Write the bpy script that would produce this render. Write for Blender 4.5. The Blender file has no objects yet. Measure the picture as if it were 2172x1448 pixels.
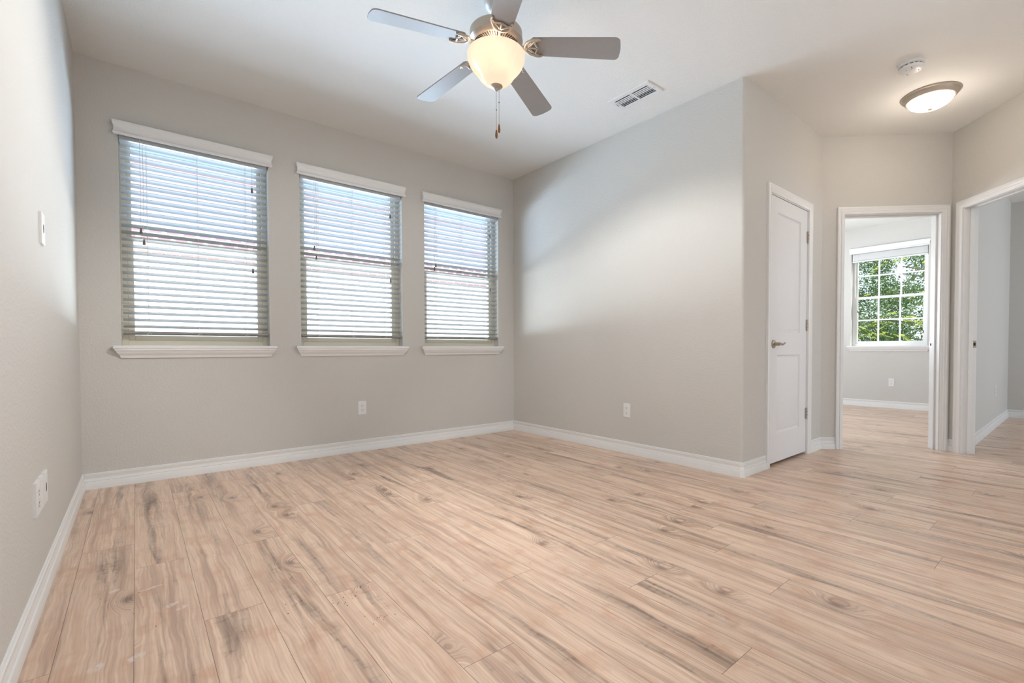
import bpy, bmesh, math, random
from mathutils import Vector, Matrix
random.seed(7)
PI = math.pi
SC = bpy.context.scene
COL = SC.collection
S2 = math.sqrt(.5)

# ------------------------------------------------------------------ dimensions (metres)
H = 2.743            # ceiling height
W = 3.4555           # room width along the window wall
LB = 2.574           # length of the right-hand wall
LC = 1.450           # closet wall
LD = 1.066           # angled wall with the bedroom doorway
HB = .1025           # baseboard height
XW = 5.4005          # far bedroom window wall
GX, GY = 5.384, -3.434
D0 = Vector((LC, -LB, 0)); E0 = Vector((LC + LD*S2, -LB - LD*S2, 0))
EL = 1.08
EEND = E0 + Vector((-S2, -S2, 0))*EL
REAR = -9.0

# ------------------------------------------------------------------ camera
def make_camera():
    c = bpy.data.cameras.new('camera'); o = bpy.data.objects.new('camera', c); COL.objects.link(o)
    yaw, pit, rol = math.radians(49.728), math.radians(-1.18), math.radians(-.116)
    fw = Vector((math.cos(yaw)*math.cos(pit), math.sin(yaw)*math.cos(pit), math.sin(pit)))
    r0 = Vector((math.sin(yaw), -math.cos(yaw), 0)); u0 = r0.cross(fw)
    r = r0*math.cos(rol) + u0*math.sin(rol); u = -r0*math.sin(rol) + u0*math.cos(rol)
    m = Matrix((r, u, -fw)).transposed().to_4x4(); m.translation = Vector((-3.1858, -4.1198, .891))
    o.matrix_world = m
    c.sensor_fit = 'HORIZONTAL'; c.sensor_width = 36; c.lens = 36*999.01/2172
    c.shift_x = -48.33/2172; c.shift_y = 36.53/2172; c.clip_start = .02; c.clip_end = 200
    SC.camera = o
make_camera()

# ------------------------------------------------------------------ sky, sun, daylight, added fill, exposure
def make_world():
    w = bpy.data.worlds.new('sky'); SC.world = w; w.use_nodes = True
    nt = w.node_tree; nt.nodes.clear()
    out = nt.nodes.new('ShaderNodeOutputWorld'); bg = nt.nodes.new('ShaderNodeBackground')
    tc = nt.nodes.new('ShaderNodeTexCoord'); sp = nt.nodes.new('ShaderNodeSeparateXYZ'); cr = nt.nodes.new('ShaderNodeValToRGB')
    nt.links.new(tc.outputs['Generated'], sp.inputs[0]); nt.links.new(sp.outputs['Z'], cr.inputs[0])
    e = cr.color_ramp.elements
    e[0].position = 0; e[0].color = (.88, .94, 1, 1); e[1].position = .75; e[1].color = (.42, .64, 1, 1)
    nt.links.new(cr.outputs[0], bg.inputs[0]); bg.inputs[1].default_value = 1.1
    nt.links.new(bg.outputs[0], out.inputs[0])
make_world()

def area(name, loc, direction, sx, sy, power, color):
    l = bpy.data.lights.new(name, 'AREA'); l.shape = 'RECTANGLE'; l.size = sx; l.size_y = sy; l.energy = power; l.color = color
    o = bpy.data.objects.new(name, l); COL.objects.link(o); o.location = loc
    o.rotation_euler = Vector(direction).to_track_quat('-Z', 'Y').to_euler()
    return o
sl = bpy.data.lights.new('sun', 'SUN'); sl.energy = 6.0; sl.angle = .009; sl.color = (1, .95, .87)
so = bpy.data.objects.new('sun', sl); COL.objects.link(so); so.location = (6, -8, 12)
so.rotation_euler = Vector((-.32, .50, -.80)).to_track_quat('-Z', 'Y').to_euler()
DAY = (.86, .93, 1)
# added lamps below the sill sightline, standing in for light off sunlit paving
area('paving_fill', (-1.7, 5.2, .48), (0, -.38, 1), 12.0, 2.0, 1550, (.84, .92, 1))
area('paving_fill', (-1.7, 2.9, .45), (0, -.42, 1), 9.0, 2.0, 430, (.84, .92, 1))
# side room window daylight; the rest are added fill lamps in unseen openings
area('bedroom_fill', (3.2, .10, 1.5), (0, -1, -.1), 1.5, 1.3, 52, (.78, .88, 1))  # added lamp to brighten the bedroom
area('daylight_side_room', (4.2, -7.46, 1.55), (0, 1, 0), 1.2, 1.3, 42, (.74, .86, 1))
area('rear_fill', (-2.2, REAR + .02, .7), (0, 1, .9), 2.0, 1.3, 6, DAY)  # added fill behind the camera
area('rear_fill', (.25, REAR + .02, .7), (0, 1, .9), 2.0, 1.3, 6, DAY)
area('side_left_fill', (-W - .03, -6.2, 1.2), (1, .1, .05), 2.2, 1.6, 18, (.82, .91, 1))  # added fill for the right wall
area('side_right_fill', (EEND.x + .03, -6.4, 1.2), (-1, .1, .05), 2.2, 1.6, 20, (.82, .91, 1))  # added fill for the left wall
vs = SC.view_settings
vs.view_transform = 'Standard'; vs.look = 'None'; vs.gamma = 1; vs.use_curve_mapping = False; vs.exposure = .49

# ------------------------------------------------------------------ materials
def srgb(r, g, b):
    f = lambda c: (c/255/12.92 if c/255 <= .04045 else ((c/255 + .055)/1.055)**2.4)
    return (f(r), f(g), f(b), 1)
class NT:
    def __init__(s, name):
        s.m = bpy.data.materials.new(name); s.m.use_nodes = True; s.t = s.m.node_tree; s.n = s.t.nodes
        s.p = s.n['Principled BSDF']; s.out = s.n['Material Output']
    def new(s, t, **kw):
        n = s.n.new(t)
        for k, v in kw.items(): setattr(n, k, v)
        return n
    def link(s, a, b): s.t.links.new(a, b)
    def set(s, node, sock, v):
        if isinstance(v, bpy.types.NodeSocket): s.link(v, node.inputs[sock])
        else: node.inputs[sock].default_value = v
    def math(s, op, a, b=0, c=0, clamp=False):
        n = s.new('ShaderNodeMath', operation=op, use_clamp=clamp)
        for i, v in enumerate((a, b, c)): s.set(n, i, v)
        return n.outputs[0]
    def mix(s, f, a, b, blend='MIX'):
        n = s.new('ShaderNodeMix', data_type='RGBA', blend_type=blend)
        s.set(n, 0, f); s.set(n, 6, a); s.set(n, 7, b); return n.outputs[2]
    def ramp(s, v, lo, hi, a=0, b=1):
        n = s.new('ShaderNodeMapRange', interpolation_type='SMOOTHSTEP'); s.set(n, 0, v)
        for i, x in zip((1, 2, 3, 4), (lo, hi, a, b)): n.inputs[i].default_value = x
        return n.outputs[0]
    def comb(s, x, y, z=0):
        n = s.new('ShaderNodeCombineXYZ')
        for i, v in enumerate((x, y, z)): s.set(n, i, v)
        return n.outputs[0]
    def noise(s, vec, scale=1, detail=3, rough=.5, dist=0):
        n = s.new('ShaderNodeTexNoise'); s.set(n, 'Vector', vec); n.inputs['Scale'].default_value = scale
        n.inputs['Detail'].default_value = detail; n.inputs['Roughness'].default_value = rough; n.inputs['Distortion'].default_value = dist
        return n.outputs[0]
    def bump(s, h, strength, dist):
        b = s.new('ShaderNodeBump'); s.set(b, 'Height', h); b.inputs['Strength'].default_value = strength; b.inputs['Distance'].default_value = dist
        s.link(b.outputs[0], s.p.inputs['Normal'])
def plain(name, rgb, rough=.5, metal=0, var=.03, spec=.5, scale=40, bump=0):
    k = NT(name); g = k.new('ShaderNodeNewGeometry'); f = k.noise(g.outputs['Position'], scale, 3)
    c = srgb(*rgb); d = tuple(max(0, x*(1 - 2*var)) for x in c[:3]) + (1,)
    k.set(k.p, 'Base Color', k.mix(f, c, d)); k.p.inputs['Roughness'].default_value = rough; k.p.inputs['Metallic'].default_value = metal
    k.p.inputs['Specular IOR Level'].default_value = spec
    if bump: k.bump(f, bump, .002)
    return k.m
def wall_paint(name, rgb, strength=.35, sc=1.0):
    k = NT(name); g = k.new('ShaderNodeNewGeometry'); pos = g.outputs['Position']
    a = k.noise(pos, 75*sc, 3, .55, .4*(2 - sc)); b = k.noise(pos, 190*sc, 2, .5); big = k.noise(pos, 1.3, 2)
    h = k.math('ADD', k.ramp(a, .42, .68), k.math('MULTIPLY', b, .35))
    c = srgb(*rgb); d = tuple(x*.965 for x in c[:3]) + (1,)
    k.set(k.p, 'Base Color', k.mix(big, c, d)); k.p.inputs['Roughness'].default_value = .62; k.p.inputs['Specular IOR Level'].default_value = .3
    k.bump(h, strength, .0022)
    return k.m
def trim_paint(name, rgb, rough=.35): return plain(name, rgb, rough, 0, .015, .45, 25)

def wood_floor():
    k = NT('oak_laminate'); uv = k.new('ShaderNodeUVMap'); uv.uv_map = 'plank'
    sp = k.new('ShaderNodeSeparateXYZ'); k.link(uv.outputs[0], sp.inputs[0]); u, v = sp.outputs[0], sp.outputs[1]
    at = k.new('ShaderNodeAttribute'); at.attribute_name = 'rand'; sr = k.new('ShaderNodeSeparateColor'); k.link(at.outputs['Color'], sr.inputs[0])
    r1, r2, r3 = sr.outputs
    el = k.new('ShaderNodeAttribute'); el.attribute_name = 'ends'; se = k.new('ShaderNodeSeparateColor'); k.link(el.outputs['Color'], se.inputs[0])
    o1 = k.math('MULTIPLY', r1, 53.0); o2 = k.math('MULTIPLY', r2, 41.0)
    uu = k.math('ADD', u, o1); vv = k.math('ADD', v, o2)
    warp = k.math('SUBTRACT', k.noise(k.comb(k.math('MULTIPLY', uu, 7), k.math('MULTIPLY', vv, 2.2)), 1, 3, .55), .5)
    # knots: only a few of the cells carry one
    vo = k.new('ShaderNodeTexVoronoi', feature='F1', voronoi_dimensions='2D')
    kv = k.comb(k.math('ADD', k.math('MULTIPLY', uu, 6.0), k.math('MULTIPLY', warp, .30)), k.math('ADD', k.math('MULTIPLY', vv, 3.6), k.math('MULTIPLY', warp, .30)))
    k.link(kv, vo.inputs['Vector']); vo.inputs['Scale'].default_value = 1; vo.inputs['Randomness'].default_value = 1
    dist = vo.outputs['Distance']; cs = k.new('ShaderNodeSeparateColor'); k.link(vo.outputs['Color'], cs.inputs[0])
    has = k.ramp(cs.outputs[0], .85, .88)
    core = k.math('MULTIPLY', has, k.ramp(dist, .01, .17, 1, 0)); halo = k.math('MULTIPLY', has, k.ramp(dist, .05, .48, 1, 0))
    push = k.math('MULTIPLY', halo, .060)
    wav = k.math('SUBTRACT', k.noise(k.comb(k.math('MULTIPLY', uu, 22), k.math('MULTIPLY', vv, 9)), 1, 2, .5), .5)
    ring_c = k.math('ADD', k.math('ADD', k.math('ADD', uu, k.math('MULTIPLY', warp, .055)), push), k.math('MULTIPLY', wav, .0026))
    rings = k.ramp(k.math('SINE', k.math('MULTIPLY', ring_c, 620.0)), -.2, 1)
    fine = k.noise(k.comb(k.math('MULTIPLY', ring_c, 420), k.math('MULTIPLY', vv, 7)), 1, 4, .65)
    med = k.noise(k.comb(k.math('MULTIPLY', ring_c, 60), k.math('MULTIPLY', vv, 2.2)), 1, 3, .6)
    blot = k.noise(k.comb(k.math('MULTIPLY', uu, 15), k.math('MULTIPLY', vv, 1.25)), 1, 4, .62, .7)
    cross = k.noise(k.comb(k.math('MULTIPLY', uu, 20), k.math('MULTIPLY', vv, 34)), 1, 4, .65)
    soft = k.noise(k.comb(k.math('MULTIPLY', uu, 10), k.math('MULTIPLY', vv, 7)), 1, 3, .55)
    centre = k.ramp(k.math('ABSOLUTE', k.math('SUBTRACT', u, k.math('ADD', .06, k.math('MULTIPLY', r1, .055)))), .008, .075, 1, .10)
    streak = k.math('MULTIPLY', k.ramp(blot, .46, .68), centre)
    ticks = k.math('MULTIPLY', streak, k.ramp(cross, .50, .66)); streak = k.math('MULTIPLY', streak, k.ramp(med, .25, .70, .35, 1))
    light, mid, red, dark = srgb(238, 211, 187), srgb(216, 184, 159), srgb(205, 161, 132), srgb(118, 100, 90)
    c = k.mix(k.ramp(med, .3, .72), light, mid)
    band = k.noise(k.comb(k.math('MULTIPLY', ring_c, 30), k.math('MULTIPLY', vv, .8), 7.7), 1, 4, .65)
    c = k.mix(k.math('MULTIPLY', k.ramp(band, .46, .70), .62), c, srgb(166, 134, 114))
    c = k.mix(k.math('MULTIPLY', k.ramp(soft, .48, .72), .60), c, red)
    c = k.mix(k.math('MULTIPLY', k.math('MULTIPLY', rings, k.ramp(fine, .3, .7)), .24), c, srgb(164, 128, 108))
    c = k.mix(k.math('MULTIPLY', streak, .90), c, dark)
    c = k.mix(k.math('MULTIPLY', ticks, .55), c, srgb(104, 80, 68))
    c = k.mix(k.math('MULTIPLY', k.math('MULTIPLY', halo, k.math('ADD', .25, k.math('MULTIPLY', rings, .75))), .55), c, srgb(138, 106, 90))
    c = k.mix(k.math('MULTIPLY', core, .62), c, srgb(92, 72, 62))
    tone = k.math('ADD', .93, k.math('MULTIPLY', r3, .12))
    c = k.mix(1, c, k.comb(tone, tone, tone), 'MULTIPLY')
    # white paint smears close to the left wall
    g = k.new('ShaderNodeNewGeometry'); ps = k.new('ShaderNodeSeparateXYZ'); k.link(g.outputs['Position'], ps.inputs[0]); px, py = ps.outputs[0], ps.outputs[1]
    def blob(x, y, rx, ry, rot=.5):
        dx = k.math('SUBTRACT', px, x); dy = k.math('SUBTRACT', py, y)
        ca, sa = math.cos(rot), math.sin(rot)
        a = k.math('ADD', k.math('MULTIPLY', dx, ca/rx), k.math('MULTIPLY', dy, sa/rx))
        b = k.math('SUBTRACT', k.math('MULTIPLY', dy, ca/ry), k.math('MULTIPLY', dx, sa/ry))
        q = k.math('ADD', k.math('MULTIPLY', a, a), k.math('MULTIPLY', b, b))
        return k.ramp(q, .2, 1.0, 1, 0)
    smear = None
    for (x, y, rx, ry, ro) in SMEARS:
        q = blob(x, y, rx, ry, ro); smear = q if smear is None else k.math('MAXIMUM', smear, q)
    brk = k.noise(k.comb(k.math('MULTIPLY', px, 60), k.math('MULTIPLY', py, 38)), 1, 4, .65)
    c = k.mix(k.math('MULTIPLY', k.math('MULTIPLY', smear, k.ramp(brk, .40, .58)), .8), c, srgb(226, 214, 206))
    # joints between the boards
    e1 = k.math('MINIMUM', u, k.math('SUBTRACT', .1757, u)); e2 = k.math('MINIMUM', se.outputs[0], se.outputs[1])
    gap = k.math('MAXIMUM', k.ramp(e1, .0004, .0012, 1, 0), k.ramp(e2, .0004, .0014, 1, 0))
    c = k.mix(k.math('MULTIPLY', gap, .75), c, srgb(84, 64, 54))
    k.set(k.p, 'Base Color', c)
    rough = k.math('ADD', .25, k.math('MULTIPLY', fine, .14)); k.set(k.p, 'Roughness', rough); k.p.inputs['Specular IOR Level'].default_value = .55
    h = k.math('SUBTRACT', k.math('MULTIPLY', fine, .35), gap); k.bump(h, .25, .0012)
    return k.m
SMEARS = [(-3.10, -2.055, .030, .016, .6), (-3.075, -2.10, .026, .014, .5), (-3.20, -2.345, .04, .018, .4), (-3.255, -2.50, .06, .022, .6), (-3.285, -2.33, .03, .02, 1.2),
          (-3.16, -1.86, .05, .012, .2), (-3.26, -1.80, .022, .014, .8), (-3.1, -1.02, .05, .010, .4), (-2.98, -.78, .04, .010, .2), (-2.66, -.43, .03, .014, .7)]

def glass_mat(name, tint, refl=.07):
    k = NT(name); k.n.remove(k.p)
    t = k.new('ShaderNodeBsdfTransparent'); t.inputs[0].default_value = tint
    gl = k.new('ShaderNodeBsdfGlossy'); gl.inputs['Roughness'].default_value = .03
    fr = k.new('ShaderNodeLayerWeight'); fr.inputs[0].default_value = .12
    mx = k.new('ShaderNodeMixShader'); k.link(k.math('MULTIPLY', fr.outputs['Fresnel'], refl*4), mx.inputs[0])
    k.link(t.outputs[0], mx.inputs[1]); k.link(gl.outputs[0], mx.inputs[2]); k.link(mx.outputs[0], k.out.inputs[0])
    return k.m
def shade_glass(name, rgb, emit, strength, marble=True):
    """frosted lamp glass: lets lamp light through and glows"""
    k = NT(name); k.n.remove(k.p); g = k.new('ShaderNodeNewGeometry')
    n = k.noise(g.outputs['Position'], 14, 3, .5, 1.2)
    col = k.mix(k.ramp(n, .35, .7), srgb(*rgb), tuple(x*.86 for x in srgb(*rgb)[:3]) + (1,)) if marble else None
    tr = k.new('ShaderNodeBsdfTranslucent'); df = k.new('ShaderNodeBsdfDiffuse'); em = k.new('ShaderNodeEmission')
    for b in (tr, df):
        k.set(b, 'Color', col if marble else srgb(*rgb))
    em.inputs[0].default_value = srgb(*emit); em.inputs[1].default_value = strength
    mx = k.new('ShaderNodeMixShader'); mx.inputs[0].default_value = .35; k.link(tr.outputs[0], mx.inputs[1]); k.link(df.outputs[0], mx.inputs[2])
    ad = k.new('ShaderNodeAddShader'); k.link(mx.outputs[0], ad.inputs[0]); k.link(em.outputs[0], ad.inputs[1])
    gl = k.new('ShaderNodeBsdfGlossy'); gl.inputs['Roughness'].default_value = .15
    m2 = k.new('ShaderNodeMixShader'); m2.inputs[0].default_value = .04; k.link(ad.outputs[0], m2.inputs[1]); k.link(gl.outputs[0], m2.inputs[2])
    k.link(m2.outputs[0], k.out.inputs[0]); return k.m
def leaf_mat(name, rgb, rgb2, scale=2.6):
    k = NT(name); k.n.remove(k.p); g = k.new('ShaderNodeNewGeometry')
    c = k.mix(k.ramp(k.noise(g.outputs['Position'], scale, 3), .35, .65), srgb(*rgb), srgb(*rgb2))
    d = k.new('ShaderNodeBsdfDiffuse'); t = k.new('ShaderNodeBsdfTranslucent'); k.set(d, 'Color', c); k.set(t, 'Color', c)
    mx = k.new('ShaderNodeMixShader'); mx.inputs[0].default_value = .5; k.link(d.outputs[0], mx.inputs[1]); k.link(t.outputs[0], mx.inputs[2])
    k.link(mx.outputs[0], k.out.inputs[0]); return k.m
def brick_mat(name='pink_brick', bw=.21, rh=.075, ms=.008):
    k = NT(name); tc = k.new('ShaderNodeNewGeometry'); sp = k.new('ShaderNodeSeparateXYZ'); k.link(tc.outputs['Position'], sp.inputs[0])
    b = k.new('ShaderNodeTexBrick'); k.link(k.comb(sp.outputs[0], sp.outputs[2]), b.inputs['Vector'])
    b.inputs['Color1'].default_value = srgb(178, 128, 122); b.inputs['Color2'].default_value = srgb(168, 118, 112); b.inputs['Mortar'].default_value = srgb(225, 222, 216)
    b.inputs['Scale'].default_value = 1; b.inputs['Brick Width'].default_value = bw; b.inputs['Row Height'].default_value = rh; b.inputs['Mortar Size'].default_value = ms
    k.link(b.outputs[0], k.p.inputs['Base Color']); k.p.inputs['Roughness'].default_value = .9; return k.m

M = dict(
    wall=wall_paint('greige_wall_paint', (209, 206, 200)),
    ceil=wall_paint('greige_ceiling_paint', (238, 237, 233), .42, 1.45),
    floor=wood_floor(),
    trim=trim_paint('white_trim_paint', (236, 235, 233), .32),
    door=trim_paint('white_door_paint', (231, 230, 230), .38),
    vinyl=plain('almond_vinyl', (222, 214, 194), .45, 0, .02),
    wvinyl=plain('white_vinyl', (240, 240, 238), .4, 0, .015),
    slat=plain('shade_toned_faux_wood', (190, 192, 192), .42, 0, .015),  # slats greyed below their own white; dimmer undersides are in the colour
    rail=plain('shade_toned_bottom_rail', (150, 147, 142), .45, 0, .02),  # shade on the rail's underside is put into this darker colour
    cord=plain('white_cord', (225, 222, 215), .8),
    tassel=plain('grey_wood_tassel', (118, 108, 98), .6),
    glass=glass_mat('window_glass', (.93, .96, .97, 1)),
    screen=glass_mat('upper_window_glass', (.80, .89, .97, 1)),
    nickel=plain('satin_nickel', (176, 164, 148), .28, 1, .03),
    nickel_paint=plain('brushed_nickel_enamel', (186, 176, 164), .42, .55, .03),
    blade=plain('grey_fan_blade', (158, 156, 155), .45, 0, .04, .4),
    bladewht=plain('fan_canopy_enamel', (205, 203, 200), .4, .2, .02),
    bowl=shade_glass('alabaster_glass', (124, 112, 104), (255, 226, 204), .46),
    dome=shade_glass('frosted_dome_glass', (250, 246, 238), (255, 246, 232), 1.1, False),
    bulb=shade_glass('lit_bulb', (255, 240, 220), (255, 225, 190), 6.0, False),
    fob=plain('turned_wood_fob', (150, 96, 48), .4, 0, .12, .5, 90),
    chain=plain('bead_chain', (168, 152, 132), .35, 1),
    plate=plain('white_plastic', (232, 232, 231), .35, 0, .01),
    black=plain('dark_cavity', (22, 21, 21), .8),
    dark=plain('dark_slot', (52, 48, 45), .7),
    vent=plain('white_vent_metal', (232, 232, 230), .4, 0, .02),
    ventgrey=plain('vent_louver_grey', (150, 152, 152), .5, 0, .05),
    stucco=plain('white_stucco', (232, 234, 236), .9, 0, .03, .2, 18),
    brick=brick_mat(), dentil=brick_mat('dentil_brick', .25, .13, .035),
    roof=plain('pale_pink_tile', (206, 170, 164), .85, 0, .08, .3, 6),
    eave=plain('white_eave', (236, 232, 230), .6),
    ground=plain('concrete_ground', (176, 172, 165), .9, 0, .06, .2, 3),
    bark=plain('tree_bark', (140, 130, 118), .9, 0, .2, .2, 14),
    leafd=leaf_mat('dark_green_leaves', (128, 146, 92), (78, 104, 66)),
    leafm=leaf_mat('mid_green_leaves', (140, 158, 104), (92, 118, 76)),
    leafy=leaf_mat('yellow_green_leaves', (206, 208, 112), (172, 186, 90)),
    dirt=plain('dirt', (70, 58, 48), .9, 0, .2),
)

# ------------------------------------------------------------------ mesh helpers
def box(bm, x0, x1, y0, y1, z0, z1, mat=None):
    vs_ = [Vector((x, y, z)) for z in (z0, z1) for y in (y0, y1) for x in (x0, x1)]
    if mat is not None: vs_ = [mat @ v for v in vs_]
    v = [bm.verts.new(c) for c in vs_]
    for f in ((0, 2, 3, 1), (4, 5, 7, 6), (0, 1, 5, 4), (2, 6, 7, 3), (0, 4, 6, 2), (1, 3, 7, 5)): bm.faces.new([v[i] for i in f])
def loops(bm, rings, close=True, cap0=True, cap1=True):
    R = [[bm.verts.new(c) for c in r] for r in rings]; n = len(R[0])
    for a, b in zip(R, R[1:]):
        for i in range(n if close else n - 1):
            j = (i + 1) % n; bm.faces.new((a[i], a[j], b[j], b[i]))
    if cap0: bm.faces.new(list(reversed(R[0])))
    if cap1: bm.faces.new(R[-1])
def lathe(bm, prof, seg=40, o=(0, 0, 0), axis='Z', cap=True):
    o = Vector(o); R = []
    for r, z in prof:
        ring = []
        for i in range(seg):
            a = 2*PI*i/seg; c, s = r*math.cos(a), r*math.sin(a)
            ring.append(o + (Vector((c, s, z)) if axis == 'Z' else Vector((c, -z, s)) if axis == 'Y' else Vector((z, c, s))))
        R.append(ring)
    loops(bm, R, True, cap, cap)
def tube(bm, pts, r, seg=8, cap=True):
    pts = [Vector(q) for q in pts]; rad = r if isinstance(r, (list, tuple)) else [r]*len(pts); R = []; prev = None
    for i, q in enumerate(pts):
        d = (pts[min(i + 1, len(pts) - 1)] - pts[max(i - 1, 0)]).normalized()
        ref = prev if prev is not None else (Vector((0, 0, 1)) if abs(d.z) < .9 else Vector((1, 0, 0)))
        a = (ref - d*ref.dot(d)).normalized(); b = d.cross(a); prev = a
        R.append([q + (a*math.cos(2*PI*k/seg) + b*math.sin(2*PI*k/seg))*rad[i] for k in range(seg)])
    loops(bm, R, True, cap, cap)
def smooth_path(pts, n=5):
    P = [Vector(q) for q in pts]; P = [P[0]*2 - P[1]] + P + [P[-1]*2 - P[-2]]; out = []
    for i in range(1, len(P) - 2):
        for k in range(n):
            t = k/n; a, b, c, d = P[i-1:i+3]
            out.append(.5*((2*b) + (c - a)*t + (2*a - 5*b + 4*c - d)*t*t + (3*b - a - 3*c + d)*t**3))
    out.append(P[-2]); return out
def build(name, bm, mat, parent=None, smooth=None, bevel=0):
    bmesh.ops.recalc_face_normals(bm, faces=bm.faces)
    me = bpy.data.meshes.new(name); bm.to_mesh(me); bm.free()
    if mat is not None: me.materials.append(M[mat] if isinstance(mat, str) else mat)
    if smooth:
        for p in me.polygons: p.use_smooth = True
        me.set_sharp_from_angle(angle=math.radians(smooth))
    o = bpy.data.objects.new(name, me); COL.objects.link(o)
    if parent is not None: o.parent = parent
    if bevel:
        b = o.modifiers.new('bevel', 'BEVEL'); b.width = bevel; b.segments = 2; b.limit_method = 'ANGLE'; b.angle_limit = math.radians(40)
    return o
def tag(o, label, cat=None, group=None, kind=None):
    o['label'] = label
    if cat: o['category'] = cat
    if group: o['group'] = group
    if kind: o['kind'] = kind
    return o
def empty(name, loc, rz=0):
    o = bpy.data.objects.new(name, None); COL.objects.link(o); o.location = loc; o.rotation_euler = (0, 0, rz); o.empty_display_size = .1; return o
def BM(): return bmesh.new()

# ------------------------------------------------------------------ the setting: walls
def wall(name, P0, P1, thick, openings, label, mat='wall', z1=H):
    """inner face on P0-P1, thickness to the left of the walking direction; openings (s0, s1, z0, z1)"""
    P0, P1 = Vector(P0), Vector(P1); L = (P1 - P0).length; d = (P1 - P0).normalized()
    bm = BM(); xs = sorted({0, L, *[o[0] for o in openings], *[o[1] for o in openings]})
    # vertical strips; an opening splits its strip into the pieces under and over it
    faces = []
    for a, b in zip(xs, xs[1:]):
        mid = (a + b)/2; zs = [(0, z1)]
        for s0, s1, q0, q1 in openings:
            if s0 < mid < s1: zs = ([(0, q0)] if q0 > 0 else []) + [(q1, z1)]
        for q0, q1 in zs: faces.append((a, b, q0, q1))
    for a, b, q0, q1 in faces: box(bm, a, b, 0, thick, q0, q1)
    bmesh.ops.remove_doubles(bm, verts=bm.verts, dist=1e-5)
    # drop the faces shared by two neighbouring boxes
    seen = {}
    for f in bm.faces: seen.setdefault(tuple(sorted(v.index for v in f.verts)), []).append(f)
    bm.verts.index_update(); seen = {}
    for f in bm.faces: seen.setdefault(tuple(sorted(v.index for v in f.verts)), []).append(f)
    bmesh.ops.delete(bm, geom=[f for fs in seen.values() if len(fs) > 1 for f in fs], context='FACES')
    o = build(name, bm, mat); o.location = (P0.x, P0.y, 0); o.rotation_euler = (0, 0, math.atan2(d.y, d.x))
    return tag(o, label, 'wall', kind='structure')

SILL = .920; WH = 1.43; WWD = .866
WIN = [-2.8215, -1.731, -.6405]      # centres of the three windows along the window wall
W4C, W4W, W4S, W4H = -2.146, .94, .930, 1.47
xA = -W - .14
wall('wall_back', (xA, 0, 0), (XW + .15, 0, 0), .15, [(c - WWD/2 - xA, c + WWD/2 - xA, SILL - .025, SILL + WH) for c in WIN] + [(2.45 - xA, 3.95 - xA, .85, 2.15)], 'greige wall with the three blind-covered windows')
wall('wall_left', (-W, REAR - .15, 0), (-W, 0, 0), .14, [(1.65, 3.85, .4, 2.3)], 'greige textured wall at the left edge with wall plates')
def right_wall():
    # plan outline with a rounded (bullnose) outer corner
    r = .02; pts = [(0, 0), (0, -LB + r)]
    for i in range(1, 8):
        a = PI + PI/2*i/8; pts.append((r + r*math.cos(a), -LB + r + r*math.sin(a)))
    pts += [(r, -LB), (.12, -LB), (.12, 0)]
    bm = BM(); loops(bm, [[(x, y, z) for x, y in pts] for z in (0, H)])
    return tag(build('wall_right', bm, 'wall', smooth=35), 'blank greige wall right of the windows ending in a rounded corner', 'wall', kind='structure')
right_wall()
SL0, SL1 = .425, 1.125                # closet door slab along wall C
wall('wall_closet', (.12, -LB, 0), (LC, -LB, 0), .115, [(SL0 - .022 - .12, SL1 + .022 - .12, 0, 2.062)], 'short greige hall wall holding the closed closet door')
DO0, DO1 = .190, .982                 # bedroom doorway along wall D
wall('wall_angled', D0, E0, .115, [(DO0 - .018, DO1 + .018, 0, 2.082)], 'angled greige hall wall around the bedroom doorway')
EO0, EO1 = .130, .945
wall('wall_hall', E0, EEND, .115, [(EO0 - .018, EO1 + .018, 0, 2.082)], 'greige hall wall around the right-hand doorway')
wall('wall_bedroom', (XW, 0, 0), (XW, -3.334, 0), .15, [(-W4C - W4W/2, -W4C + W4W/2, W4S - .025, W4S + W4H)], 'pale bedroom wall with the gridded window')
wall('wall_partition', (2.30, GY, 0), (GX + .1, GY, 0), .10, [], 'pale blue-lit wall seen through the right-hand doorway')
wall('wall_far', (GX, GY, 0), (GX, -7.5, 0), .12, [], 'shaded grey wall deep in the right-hand room')
wall('wall_side_room', (GX + .12, -7.5, 0), (1.461, -7.5, 0), .15, [(.70, 1.90, .9, 2.2)], 'side bedroom outer wall with a window, out of the frame')
wall('wall_living_side', (EEND.x, EEND.y, 0), (EEND.x, REAR, 0), .115, [(1.43, 3.63, .4, 2.3)], 'greige living room side wall, out of the frame')
wall('wall_rear', (EEND.x + .115, REAR, 0), (-W - .14, REAR, 0), .15, [(.35, 2.3, 0, 2.15), (2.85, 4.8, 0, 2.15)], 'rear wall with openings added for fill light, behind the camera')  # openings added to carry the rear fill lamps
wall('wall_closet_side', (LC + .085, -2.45, 0), (LC + .085, 0, 0), .1, [], 'wall between the closet and the bedroom, out of sight')
bm = BM(); box(bm, -W - .14, XW + .15, REAR - .15, .15, H, H + .12)
tag(build('ceiling', bm, 'ceil'), 'textured greige ceiling over the room and hall', 'ceiling', kind='structure')

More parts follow.
